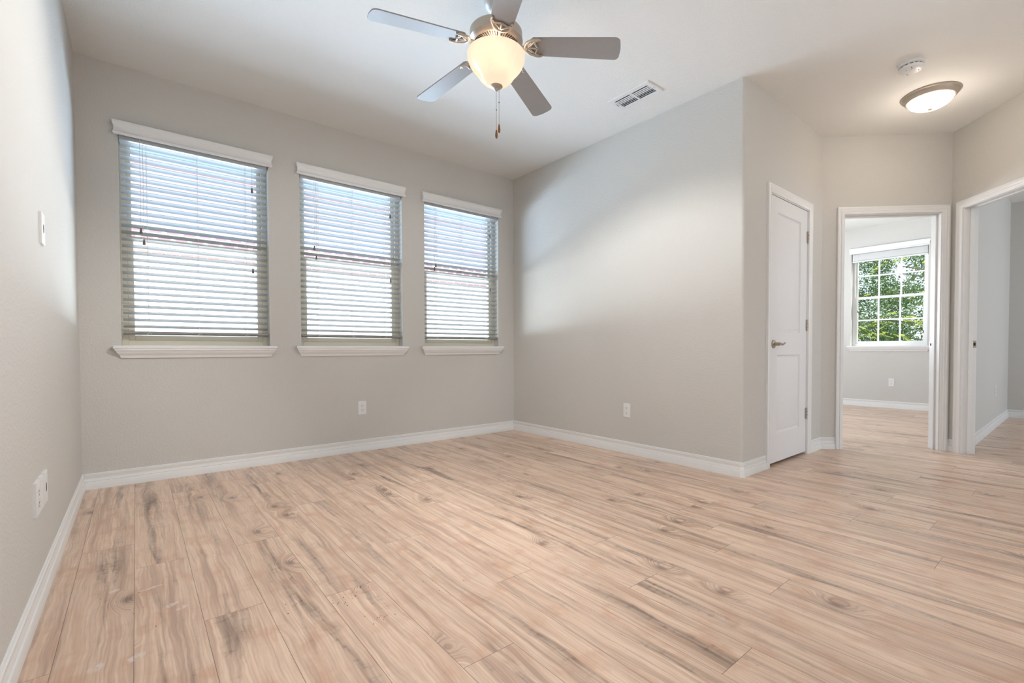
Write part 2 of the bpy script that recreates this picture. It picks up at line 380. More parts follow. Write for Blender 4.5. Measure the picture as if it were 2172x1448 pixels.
# floor: every board a face of one mesh, with its own grain
def make_floor():
    pw = .1757; x00 = -3.203; PL = 1.80
    known = {-2: -2.28, -1: -1.29, 0: -1.62, 1: -2.25, 2: -1.625, 3: -2.35, 4: -3.0, 5: -2.04, 6: -2.67, 7: -3.48, 8: -3.02, 9: -2.668, 10: -3.38, 11: -3.07,
             12: -2.917, 13: -2.667, 14: -3.724, 17: -3.62, 16: -3.33, 15: -2.9}
    bm = BM(); uvl = bm.loops.layers.uv.new('plank'); cl = bm.loops.layers.float_color.new('rand'); en = bm.loops.layers.float_color.new('ends')
    rnd = random.Random(3); k = -2
    while x00 + k*pw < XW:
        xl, xr = x00 + k*pw, x00 + (k + 1)*pw
        a, b = max(xl, -W - .02), min(xr, XW + .02)
        j = known.get(k, rnd.uniform(-3, -1)); j += PL*math.ceil((0.02 - j)/PL)
        y = j
        while y > REAR:
            y0, y1 = max(y - PL, REAR), min(y, .02); col = (rnd.random(), rnd.random(), rnd.random(), 1)
            c = [(a, y0), (b, y0), (b, y1), (a, y1)]; vs_ = [bm.verts.new((p[0], p[1], 0)) for p in c]; f = bm.faces.new(vs_)
            for lp, (X, Y) in zip(f.loops, c):
                lp[uvl].uv = (X - xl, Y - (y - PL)); lp[cl] = col; lp[en] = (Y - (y - PL), y - Y, 0, 1)
            y -= PL
        k += 1
    # underside and rim so that the floor is a slab
    box(bm, -W - .02, XW + .02, REAR, .02, -.06, -.002)
    bmesh.ops.recalc_face_normals(bm, faces=bm.faces)
    for f in bm.faces:
        if abs(f.calc_center_median().z) < 1e-6 and f.normal.z < 0: f.normal_flip()
    me = bpy.data.meshes.new('floor'); bm.to_mesh(me); bm.free(); me.materials.append(M['floor'])
    o = bpy.data.objects.new('floor', me); COL.objects.link(o)
    tag(o, 'light oak-look laminate plank floor', 'floor', kind='structure')
make_floor()
def crumbs():
    bm = BM(); r = random.Random(5)
    for (x0, y0, x1, y1, n, sp) in ((-2.66, -2.45, -2.55, -2.36, 26, .012), (-2.60, -2.62, -2.54, -2.60, 14, .02), (-2.8, -2.2, -2.2, -2.7, 18, .12), (-3.3, -1.8, -3.1, -2.3, 8, .06)):
        for i in range(n):
            t = r.random(); x = x0 + (x1 - x0)*t + r.gauss(0, sp); y = y0 + (y1 - y0)*t + r.gauss(0, sp); s = r.uniform(.0005, .0013)
            box(bm, -s*r.uniform(.6, 1.8), s, -s, s*r.uniform(.6, 1.6), 0, s*.7, Matrix.Translation((x, y, 0)) @ Matrix.Rotation(r.uniform(0, PI), 4, 'Z'))
    tag(build('dirt_crumbs', bm, 'dirt'), 'dark specks of dirt scattered on the near floorboards', 'dirt', kind='stuff')
crumbs()

# ------------------------------------------------------------------ baseboards
BP = [(0, 0), (.014, 0), (.014, .043), (.0125, .047), (.0080, .049), (.0098, .053), (.0090, .058), (.0050, .066), (.0048, .073), (.0085, .083), (.0090, .090), (.0035, .0925), (.0060, .0955), (.0045, .1015), (0, HB)]
def baseboard(name, pts, label):
    """pts in plan, room on the right of the walking direction"""
    P = [Vector((x, y)) for x, y in pts]; bm = BM(); R = []
    for i, q in enumerate(P):
        ds = []
        if i > 0: ds.append((q - P[i-1]).normalized())
        if i < len(P) - 1: ds.append((P[i+1] - q).normalized())
        ns = [Vector((d.y, -d.x)) for d in ds]
        n = ns[0] if len(ns) == 1 else (ns[0] + ns[1])/(1 + ns[0].dot(ns[1]))
        R.append([(q.x + n.x*d, q.y + n.y*d, z) for d, z in BP])
    loops(bm, R); return tag(build(name, bm, 'trim', smooth=30), label, 'baseboard', kind='structure')
dp = lambda s: (D0.x + S2*s, D0.y - S2*s)
ep = lambda s: (E0.x - S2*s, E0.y - S2*s)
CW = .060                              # casing width
baseboard('baseboard_left', [(-W, REAR), (-W, -.0145)], 'white baseboard along the left wall')
baseboard('baseboard_back', [(-W, 0), (-.0145, 0)], 'white baseboard under the three windows')
cr_ = .02
baseboard('baseboard_right', [(0, 0), (0, -LB + cr_*.75), (cr_*.75, -LB), (SL0 - .008 - CW - .002, -LB)], 'white baseboard along the blank right wall and round its corner')
baseboard('baseboard_hall', [(SL1 + .008 + CW + .002, -LB), (LC, -LB), dp(DO0 - .006 - CW - .002)], 'short white baseboard between the closet and bedroom door casings')
baseboard('baseboard_corner', [dp(DO1 + .006 + CW + .001), (E0.x, E0.y), ep(EO0 - .006 - CW - .001)], 'sliver of white baseboard between the two doorway casings')
baseboard('baseboard_bedroom', [(XW, -.02), (XW, -3.33)], 'white baseboard under the gridded bedroom window')
baseboard('baseboard_partition', [(2.42, GY), (GX - .0145, GY)], 'white baseboard on the pale wall of the right-hand room')
baseboard('baseboard_far', [(GX, GY), (GX, -7.4)], 'white baseboard on the shaded far wall of the right-hand room')

# ------------------------------------------------------------------ door casings and jambs
CP = [(0, 0), (0, .009), (.004, .011), (.012, .0115), (.020, .013), (.026, .0170), (.029, .0125), (.040, .0148), (.045, .0185), (.056, .018), (.060, .0155), (.060, 0)]   # (from the opening outwards, thickness)
def casing(parent, s0, s1, top, name='casing'):
    """colonial casing on the face y=0, room at -y, in the wall's own axes"""
    bm = BM(); R = []
    for (x, z, dx, dz) in ((s0, 0, -1, 0), (s0, top, -1, 1), (s1, top, 1, 1), (s1, 0, 1, 0)):
        R.append([(x + dx*w, -t, z + dz*w) for w, t in CP])
    loops(bm, R); return build(name, bm, 'trim', parent, smooth=30)
def doorway(n, origin, ang, s0, s1, top, thick, label, strike=None, stop=True):
    root = empty('trim_%d' % n, origin, ang); tag(root, label, 'door frame', kind='structure')
    casing(root, s0 - .006, s1 + .006, top + .006)
    bm = BM(); j = .017
    box(bm, s0 - j, s0, 0, thick, 0, top); box(bm, s1, s1 + j, 0, thick, 0, top); box(bm, s0 - j, s1 + j, 0, thick, top, top + j)
    build('jamb', bm, 'trim', root, bevel=.001)
    if stop:
        bm = BM(); t0, t1 = .045, .078
        box(bm, s0, s0 + .011, t0, t1, 0, top - .011); box(bm, s1 - .011, s1, t0, t1, 0, top - .011); box(bm, s0, s1, t0, t1, top - .011, top)
        build('door_stop', bm, 'trim', root, bevel=.002)
    if strike:
        side = strike; x = s1 if side > 0 else s0; e = -.0015*side
        bm = BM(); box(bm, min(x, x + e), max(x, x + e), .082, .112, .895, .953); st = build('strike_plate', bm, 'nickel', root, bevel=.0004)
        st['label'] = 'satin nickel strike plate'
        bm = BM(); box(bm, min(x + e, x + 2*e), max(x + e, x + 2*e), .090, .104, .912, .936); build('latch_hole', bm, 'black', st)
    return root
angD, angE = math.atan2(-S2, S2), math.atan2(-S2, -S2)
doorway(1, (0, -LB, 0), 0, SL0 - .004, SL1 + .004, 2.040, .115, 'white casing around the closed closet door', stop=False)
doorway(2, D0, angD, DO0, DO1, 2.060, .115, 'white casing of the open bedroom doorway with the gridded window beyond', strike=1)
doorway(3, E0, angE, EO0, EO1, 2.060, .115, 'white casing of the right-hand doorway cut by the frame edge', strike=-1)

# ------------------------------------------------------------------ closet door
def closet_door():
    root = empty('door_1', ((SL0 + SL1)/2, -LB, 0)); tag(root, 'closed white two-panel closet door with nickel lever', 'door', kind='structure')
    w = (SL1 - SL0)/2; z0, z1 = .022, 2.036; yf, yb = .004, .039
    bm = BM()
    panels = [(-.222, .212, 1.020, 1.922), (-.222, .212, .243, .842)]
    xs = [-w, -.222, .212, w]; zs = [z0, .243, .842, 1.020, 1.922, z1]
    def quad(p): bm.faces.new([bm.verts.new(q) for q in p])
    for i in range(3):
        for jj in range(5):
            if i == 1 and jj in (1, 3): continue
            quad([(xs[i], yf, zs[jj]), (xs[i+1], yf, zs[jj]), (xs[i+1], yf, zs[jj+1]), (xs[i], yf, zs[jj+1])])
    for x0, x1, q0, q1 in panels:
        rings = [[(x0 + d, yf + h, q0 + d), (x1 - d, yf + h, q0 + d), (x1 - d, yf + h, q1 - d), (x0 + d, yf + h, q1 - d)] for d, h in ((0, 0), (.003, .006), (.010, .012), (.017, .012), (.021, .009), (.046, .003), (.050, .002))]
        loops(bm, rings, True, False, True)
    # edges and back
    e = [(-w, z0), (w, z0), (w, z1), (-w, z1)]
    for a, b in zip(e, e[1:] + e[:1]): quad([(a[0], yf, a[1]), (b[0], yf, b[1]), (b[0], yb, b[1]), (a[0], yb, a[1])])
    quad([(-w, yb, z0), (-w, yb, z1), (w, yb, z1), (w, yb, z0)])
    bmesh.ops.remove_doubles(bm, verts=bm.verts, dist=1e-5)
    build('door_slab', bm, 'door', root, smooth=20)
    # lever handle
    hx, hz = -w + .062, .925
    bm = BM(); lathe(bm, [(.0, -.002), (.033, -.002), (.033, .003), (.030, .008), (.018, .011), (.014, .013), (.0, .013)], 32, (hx, yf, hz), 'Y'); hd = build('handle', bm, 'nickel', root, smooth=40)
    hd['label'] = 'satin nickel lever handle'
    bm = BM(); lathe(bm, [(0, .01), (.0125, .01), (.0125, .046), (.0105, .052), (0, .053)], 20, (hx, yf, hz), 'Y')
    tube(bm, smooth_path([(hx - .004, yf - .044, hz), (hx + .02, yf - .046, hz + .002), (hx + .05, yf - .047, hz - .004), (hx + .08, yf - .046, hz + .003), (hx + .105, yf - .043, hz + .009), (hx + .112, yf - .041, hz + .010)], 4),
         [.0095 - .0045*min(1, i/21) for i in range(21)], 10)
    build('lever', bm, 'nickel', hd, smooth=50)
    bm = BM(); box(bm, -w - .0035, -w - .0005, yf - .001, yf + .012, hz - .028, hz + .028); build('latch_plate', bm, 'dark', root)
    for z in (.345, 1.085, 1.822):
        bm = BM(); hx2 = w + .002
        tube(bm, [(hx2, yf - .006, z - .046), (hx2, yf - .006, z + .046)], .0062, 12)
        for q in (-.046, .046): lathe(bm, [(.0, -.003), (.005, -.003), (.005, .003), (0, .003)], 10, (hx2, yf - .006, z + q))
        box(bm, hx2 - .020, hx2 - .002, yf - .003, yf - .0005, z - .044, z + .044)
        h = build('hinge', bm, 'nickel_paint', root, smooth=40); h['label'] = 'painted nickel hinge'
        for q in (-.014, .014):
            bm = BM(); box(bm, hx2 - .0065, hx2 + .0065, yf - .0128, yf - .0005, z + q - .001, z + q + .001); build('knuckle_joint', bm, 'dark', h)
closet_door()

# ------------------------------------------------------------------ windows
def window(n, loc, rz, w, h, frame_mat, label, grid=False, glass=('glass', 'screen')):
    root = empty('window_%d' % n, loc, rz); tag(root, label, 'window', kind='structure')
    hw = w/2; f0, f1 = .078, .146; fw = .034; mid = h*.505
    bm = BM()
    box(bm, -hw, -hw + fw, f0, f1, 0, h); box(bm, hw - fw, hw, f0, f1, 0, h); box(bm, -hw + fw, hw - fw, f0, f1, 0, fw); box(bm, -hw + fw, hw - fw, f0, f1, h - fw, h)
    build('window_frame', bm, frame_mat, root, bevel=.002)
    def sash(name, y0, y1, z0, z1, st, rl0, rl1):
        bm = BM(); a, b = -hw + fw, hw - fw
        box(bm, a, a + st, y0, y1, z0, z1); box(bm, b - st, b, y0, y1, z0, z1); box(bm, a + st, b - st, y0, y1, z0, z0 + rl0); box(bm, a + st, b - st, y0, y1, z1 - rl1, z1)
        s = build(name, bm, frame_mat, root, bevel=.003)
        return s, a + st, b - st, z0 + rl0, z1 - rl1
    lo = sash('lower_sash', .084, .112, fw, mid + .018, .034, .036, .034)
    up = sash('upper_sash', .114, .140, mid - .018, h - fw, .026, .034, .030)
    for (s, a, b, z0, z1), gm, yy in ((lo, glass[0], .097), (up, glass[1], .126)):
        bm = BM(); box(bm, a - .004, b + .004, yy, yy + .004, z0 - .004, z1 + .004); build('glass_pane', bm, gm, s)
        if grid:
            bm = BM(); t = .011; ga, gb = a, b
            for i in (1, 2):
                x = ga + (gb - ga)*i/3; box(bm, x - t, x + t, yy - .009, yy - .0005, z0, z1)
            z = (z0 + z1)/2 + (0 if s is lo[0] else -.0)
            box(bm, ga, gb, yy - .0085, yy - .001, z - t, z + t); build('grille', bm, frame_mat, s)
    bm = BM(); box(bm, -.03, .03, .070, .084, mid - .008, mid + .004); box(bm, -.008, .02, .062, .072, mid - .006, mid + .002); build('sash_lock', bm, frame_mat, root, bevel=.002)
    # stool and moulded apron
    bm = BM(); box(bm, -hw + .0005, hw - .0005, -.001, f0 + .004, -.024, 0); box(bm, -hw - .045, hw + .045, -.046, -.0005, -.024, 0); build('sill', bm, 'trim', root, bevel=.006)
    bm = BM(); R = []
    for d, z in ((.040, -.0245), (.040, -.034), (.0345, -.037), (.032, -.045), (.025, -.056), (.017, -.064), (.0145, -.068), (.0145, -.072), (.011, -.078), (.011, -.083)):
        b = hw - .005; R.append([(-b - d, -.0005, z), (-b - d, -d, z), (b + d, -d, z), (b + d, -.0005, z)])
    loops(bm, R); build('apron', bm, 'trim', root, smooth=35)
    return root
names = ['widest-looking leftmost of the three blind-covered windows', 'middle of the three blind-covered windows', 'narrowest-looking blind-covered window beside the room corner']
for i, c in enumerate(WIN): window(i + 1, (c, 0, SILL), 0, WWD, WH, 'vinyl', names[i])
window(4, (XW, W4C, W4S), -PI/2, W4W, W4H, 'wvinyl', 'white gridded bedroom window looking onto trees', True, ('glass', 'glass'))

# ------------------------------------------------------------------ blinds
def valance(parent, hw, z0, z1, ret):
    prof = [(.016, 0), (.030, 0), (.034, .004), (.035, .012), (.030, .018), (.028, .028), (.028, .050), (.031, .056), (.034, .062), (.036, .072), (.036, .085), (.018, .085)]
    s = (z1 - z0)/.085; bm = BM(); R = []
    for x, back in ((-hw, 1), (-hw, 0), (hw, 0), (hw, 1)):
        R.append([((x - (d - .016) if x < 0 else x + (d - .016)), -(d if not back else .0015), z0 + z*s) for d, z in prof])
    loops(bm, R); return build('valance', bm, 'trim', parent, smooth=30)
def cord_with_tassel(name, parent, x, y, z0, z1, mat='cord'):
    bm = BM(); tube(bm, [(x, y, z1), (x + .001, y, (z0 + z1)/2), (x, y, z0)], .0011, 6); c = build(name, bm, mat, parent)
    bm = BM(); lathe(bm, [(0, .020), (.0045, .020), (.0052, .012), (.0075, -.004), (.0082, -.012), (.0068, -.018), (0, -.019)], 14, (x, y, z0 - .019)); t = build('tassel', bm, 'tassel', c, smooth=50)
    t['label'] = 'grey wooden cord tassel'
    return c
def blind(loc, cords, label, group='lowered white faux-wood blinds'):
    root = empty('window_blind', loc); tag(root, label, 'blind', group)
    hw = WWD/2; yc = .036; n = 28; z0 = .128; pitch = .0447
    valance(root, hw + .008, 1.370, 1.456, .04)
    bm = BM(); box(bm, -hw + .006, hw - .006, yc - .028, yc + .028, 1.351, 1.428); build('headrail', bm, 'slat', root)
    bm = BM(); t = math.radians(18); r = random.Random(int(abs(loc[0]*100)))
    for i in range(n):
        z = z0 + i*pitch; m = Matrix.Translation((0, yc, z)) @ Matrix.Rotation(-t + r.uniform(-.012, .012), 4, 'X') @ Matrix.Rotation(r.uniform(-.0012, .0012), 4, 'Y')
        ring = [(-.025, .0), (-.0235, .0015), (-.008, .0026), (.008, .0026), (.0235, .0015), (.025, 0), (.0235, -.0015), (.008, -.0004), (-.008, -.0004), (-.0235, -.0015)]
        loops(bm, [[m @ Vector((x, a, b)) for a, b in ring] for x in (-hw + .009, hw - .009)])
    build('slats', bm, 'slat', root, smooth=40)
    bm = BM(); m = Matrix.Translation((0, yc, .084)) @ Matrix.Rotation(-math.radians(8), 4, 'X'); ring = [(-.026, -.006), (-.026, .004), (-.022, .008), (.022, .008), (.026, .004), (.026, -.006), (.022, -.009), (-.022, -.009)]
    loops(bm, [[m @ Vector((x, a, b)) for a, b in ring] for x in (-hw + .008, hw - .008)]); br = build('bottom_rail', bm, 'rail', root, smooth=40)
    for x in (-.292, -.012, .282):
        bm = BM()
        for yy in (-.0275, .0275):
            s = math.tan(t); pts = [(x, yc + yy*.97, .084)]
            pts += [(x + (.0012 if i % 2 else -.0004), yc + yy*.985, z0 + i*pitch - yy*s) for i in range(n)] + [(x, yc + yy*.9, 1.352)]
            tube(bm, pts, .0010, 5)
        for i in range(n):
            z = z0 + i*pitch; tube(bm, [(x, yc - .0268, z + .0268*math.tan(t) - .002), (x, yc + .0268, z - .0268*math.tan(t) - .002)], .0007, 4)
        build('ladder_cord', bm, 'cord', root)
        bm = BM(); q = [(x - .012, yc - .0275, .083), (x - .004, yc - .034, .077), (x + .004, yc - .030, .070), (x + .012, yc - .034, .078), (x + .004, yc - .036, .085), (x - .006, yc - .031, .079), (x - .014, yc - .036, .074)]
        tube(bm, smooth_path(q, 4), .0009, 5); build('cord_knot', bm, 'cord', br)
    for k, (x, z) in enumerate(cords):
        cord_with_tassel('lift_cord' if k < 2 else 'tilt_cord', root, x, .001 - .003*(k % 2), z - SILL, 1.40)
    return root
bl = ['white blind on the leftmost window, lowered with slats tilted open', 'white blind on the middle of the three windows, lowered with slats tilted open', 'white blind on the window beside the room corner, lowered with slats open']
offs = [[(-.325, 1.704), (-.310, 1.630), (.325, 2.11), (.324, 1.505)], [(-.325, 1.738), (-.312, 1.663), (.322, 2.112), (.320, 1.533)], [(-.325, 1.686), (-.313, 1.721), (.328, 2.103), (.328, 1.535)]]
for c, o_, l in zip(WIN, offs, bl): blind((c, 0, SILL), o_, l)
def bedroom_blind():
    root = empty('window_blind', (XW, W4C, W4S), -PI/2); tag(root, 'white blind pulled up tight at the top of the gridded bedroom window', 'blind')
    hw = W4W/2; valance(root, hw + .006, 1.424, 1.510, .04); yc = .036
    bm = BM(); box(bm, -hw + .006, hw - .006, yc - .028, yc + .028, 1.425, 1.468); build('headrail', bm, 'wvinyl', root)
    bm = BM()
    for i in range(22):
        z = 1.322 + i*.0045; box(bm, -hw + .010, hw - .010, yc - .025, yc + .025, z, z + .0032)
    build('slats', bm, 'wvinyl', root)
    bm = BM(); box(bm, -hw + .008, hw - .008, yc - .026, yc + .026, 1.300, 1.318); build('bottom_rail', bm, 'wvinyl', root, bevel=.004)
    for x in (-.30, 0, .30):
        bm = BM(); tube(bm, smooth_path([(x - .03, yc - .03, 1.34), (x - .012, yc - .036, 1.312), (x, yc - .031, 1.322), (x + .02, yc - .036, 1.306), (x + .03, yc - .03, 1.33)], 4), .0011, 5); build('cord_knot', bm, 'cord', root)
    cord_with_tassel('lift_cord', root, hw - .045, -.002, .22, 1.43); cord_with_tassel('tilt_cord', root, -hw + .09, -.002, .55, 1.43)
bedroom_blind()

# ------------------------------------------------------------------ wall plates
def plate(name, loc, rz, label, cat, kind='duplex', w=.072, h=.117, group=None, t=.0062):
    """loc: plate centre on the wall; room at local -y"""
    root = empty(name, loc, rz); tag(root, label, cat, group)
    bm = BM(); R = []
    for d, y in ((0, 0), (0, -t + .0012), (.0022, -t + .0002), (.0035, -t)): R.append([(-w/2 + d, y, -h/2 + d), (w/2 - d, y, -h/2 + d), (w/2 - d, y, h/2 - d), (-w/2 + d, y, h/2 - d)])
    loops(bm, R); build('cover_plate', bm, 'plate', root, smooth=25)
    off = t - .0062
    if kind == 'duplex':
        for zc in (.0195, -.0195):
            bm = BM(); pts = []
            for i in range(28):
                a = 2*PI*i/28; x, z = .0172*math.cos(a), max(-.0138, min(.0138, .0172*math.sin(a))); pts.append((x, z))
            loops(bm, [[(x, y, z + zc) for x, z in pts] for y in (-.0058 - off, -.0076 - off)]); rc = build('receptacle', bm, 'plate', root, smooth=30)
            bm = BM(); box(bm, -.0078, -.0056, -.0080 - off, -.0074 - off, zc - .0005, zc + .0085); box(bm, .0052, .0072, -.0080 - off, -.0074 - off, zc + .0008, zc + .0080)
            lathe(bm, [(0, .0074), (.0031, .0074), (.0031, .0080), (0, .0080)], 12, (0, -off, zc - .0078), 'Y'); build('socket_slots', bm, 'dark', rc)
        bm = BM(); lathe(bm, [(0, .005), (.003, .0062), (.0026, .0070), (0, .0072)], 12, (0, -off, 0), 'Y'); build('screw', bm, 'plate', root)
    elif kind == 'cable':
        bm = BM(); pts = [(.008*math.cos(2*PI*i/24), (.017 if h > .1 else .012)*math.sin(2*PI*i/24)) for i in range(24)]
        loops(bm, [[(x, y, z) for x, z in pts] for y in (-.0056 - off, -.0068 - off)]); build('cable_opening', bm, 'black', root)
    elif kind == 'coax':
        for z in (.041, -.041):
            bm = BM(); lathe(bm, [(0, .0055), (.0028, .006), (.0022, .007), (0, .0072)], 10, (0, -off, z), 'Y'); build('screw', bm, 'plate', root)
    return root
plate('wall_outlet', (-1.680, 0, .380), 0, 'white duplex outlet low under the middle window', 'outlet')
plate('wall_outlet', (0, -1.574, .368), -PI/2, 'white duplex outlet low on the blank right wall', 'outlet')
plate('wall_outlet', (XW, -2.208, .382), -PI/2, 'white outlet under the gridded bedroom window', 'outlet')
plate('wall_outlet', (4.160, GY, .415), 0, 'tiny white outlet on the pale wall through the right-hand doorway', 'outlet')
plate('wall_outlet', (-W, -1.797, .384), PI/2, 'white outlet nearest the camera in the row of three plates on the left wall', 'outlet', w=.078, t=.009)
plate('blank_plate', (-W, -1.710, .384), PI/2, 'plain white plate in the middle of the row of three on the left wall', 'wall plate', 'coax', w=.076, t=.009)
plate('cable_plate', (-W, -1.622, .384), PI/2, 'white plate with dark opening at far end of the row of three', 'wall plate', 'cable', w=.078, t=.009)
plate('cable_plate', (-W, -1.535, 1.352), PI/2, 'white plate with dark opening high on the left wall, alone', 'wall plate', 'cable', w=.080, t=.009)

# ------------------------------------------------------------------ ceiling vent
def ceiling_vent():
    cx, cy = -.365, -1.935; hx, hy = .097, .181
    root = empty('ceiling_vent', (cx, cy, H)); tag(root, 'white rectangular ceiling air vent near the right wall', 'vent')
    ix, iy = .056, .146; t = .007
    bm = BM()
    rings = [[(-a, -b, z), (a, -b, z), (a, b, z), (-a, b, z)] for a, b, z in ((hx, hy, 0), (hx, hy, -.003), (hx - .005, hy - .005, -t), (ix + .002, iy + .002, -t), (ix, iy, -.005), (ix, iy, 0))]
    loops(bm, rings, True, False, False); build('vent_frame', bm, 'vent', root)
    bm = BM(); box(bm, -ix, ix, -iy, iy, -.0009, -.0003); build('duct_opening', bm, 'black', root)
    bm = BM(); box(bm, -ix, ix, -.007, .007, -t, -.001); build('cross_bar', bm, 'vent', root)
    for k in range(5):
        x = -ix + (k + 1)*2*ix/6 - .002
        for y0, y1 in ((-iy, -.007), (.007, iy)):
            bm = BM(); m = Matrix.Translation((x, 0, -.0058)) @ Matrix.Rotation(math.radians(18 if k < 3 else -18), 4, 'Y')
            box(bm, -.0042, .0042, y0, y1, -.0006, .0006, m); build('louver', bm, 'vent', root)
    bm = BM(); tube(bm, [(-.028, iy + .012, -t), (-.028, iy + .012, -t - .003), (.010, iy + .014, -t - .004)], .0011, 6); build('damper_lever', bm, 'dark', root)
    for y in (-iy - .018, iy + .018):
        bm = BM(); lathe(bm, [(0, -t + .001), (.004, -t + .001), (.003, -t - .0018), (0, -t - .002)], 12, (.0, y, 0)); build('screw', bm, 'nickel', root)
ceiling_vent()

# ------------------------------------------------------------------ smoke detector
def smoke_detector():
    root = empty('smoke_detector', (.705, -3.335, H)); tag(root, 'round white smoke detector on the hall ceiling', 'smoke detector')
    bm = BM(); lathe(bm, [(0, 0), (.072, 0), (.072, -.011), (.069, -.014), (.062, -.015), (0, -.015)], 48); build('mounting_base', bm, 'plate', root, smooth=40)
    bm = BM(); lathe(bm, [(0, -.0152), (.060, -.0152), (.060, -.022), (.066, -.023), (.066, -.030), (.062, -.038), (.050, -.043), (.030, -.0445), (0, -.045)], 48); cv = build('cover', bm, 'plate', root, smooth=40)
    for i in range(14):
        a = 2*PI*i/14; bm = BM(); box(bm, -.008, .008, -.001, .0006, -.021, -.0165, Matrix.Rotation(a, 4, 'Z') @ Matrix.Translation((0, .0605, 0))); build('sensing_slot', bm, 'dark', cv)
    bm = BM(); lathe(bm, [(0, -.0445), (.011, -.0442), (.0105, -.0468), (0, -.0472)], 20, (-.018, -.012, 0)); build('test_button', bm, 'plate', root, smooth=40)
    bm = BM(); lathe(bm, [(0, -.0445), (.0026, -.0443), (.0022, -.0462), (0, -.0464)], 10, (-.032, .018, 0)); build('indicator_light', bm, 'dark', root)
    for x, y in ((.030, .026), (.018, -.036), (-.045, -.012)):
        bm = BM(); box(bm, x - .008, x + .008, y - .003, y + .003, -.0446, -.0415); build('cover_slot', bm, 'ventgrey', cv)
smoke_detector()

# ------------------------------------------------------------------ hall ceiling light
def point(name, loc, power, color, r, parent=None):
    l = bpy.data.lights.new(name, 'POINT'); l.energy = power; l.color = color; l.shadow_soft_size = r
    o = bpy.data.objects.new(name, l); COL.objects.link(o); o.location = loc
    return o
def hall_light():
    cx, cy = 1.272, -3.335; root = empty('ceiling_light', (cx, cy, H)); tag(root, 'lit round flush-mount ceiling light in the hall with nickel rim', 'ceiling light')
    bm = BM(); lathe(bm, [(.100, 0), (.174, 0), (.175, -.005), (.172, -.009), (.166, -.011), (.162, -.019), (.154, -.030), (.147, -.035), (.144, -.040), (.137, -.041), (.134, -.036), (.134, -.020), (.100, -.012)], 72); rm = build('rim', bm, 'nickel_paint', root, smooth=35)
    rm['label'] = 'brushed nickel rim'
    bm = BM(); prof = [(.1335, -.034)] + [(.1335*math.cos(a), -.038 - .066*math.sin(a)) for a in [PI/2*i/14 for i in range(0, 14)]] + [(.004, -.104)]
    lathe(bm, prof, 64, cap=False); build('glass_dome', bm, 'dome', root, smooth=60)
    bm = BM(); lathe(bm, [(.0, -.101), (.013, -.103), (.014, -.107), (.009, -.112), (.005, -.117), (0, -.118)], 20); build('finial', bm, 'nickel', root, smooth=50)
    for s in (-1, 1):
        bm = BM(); lathe(bm, [(0, .024), (.012, .022), (.02, .008), (.02, -.008), (.012, -.018), (0, -.02)], 18, (.055*s, 0, -.040)); build('bulb', bm, 'bulb', root, smooth=60)
    point('hall_lamp', (cx, cy, H - .068), 1.6, (1, .90, .77), .05)
hall_light()
point('hall_lamp', (1.272, -3.335, H - .30), 2.5, (1, .90, .78), 0)

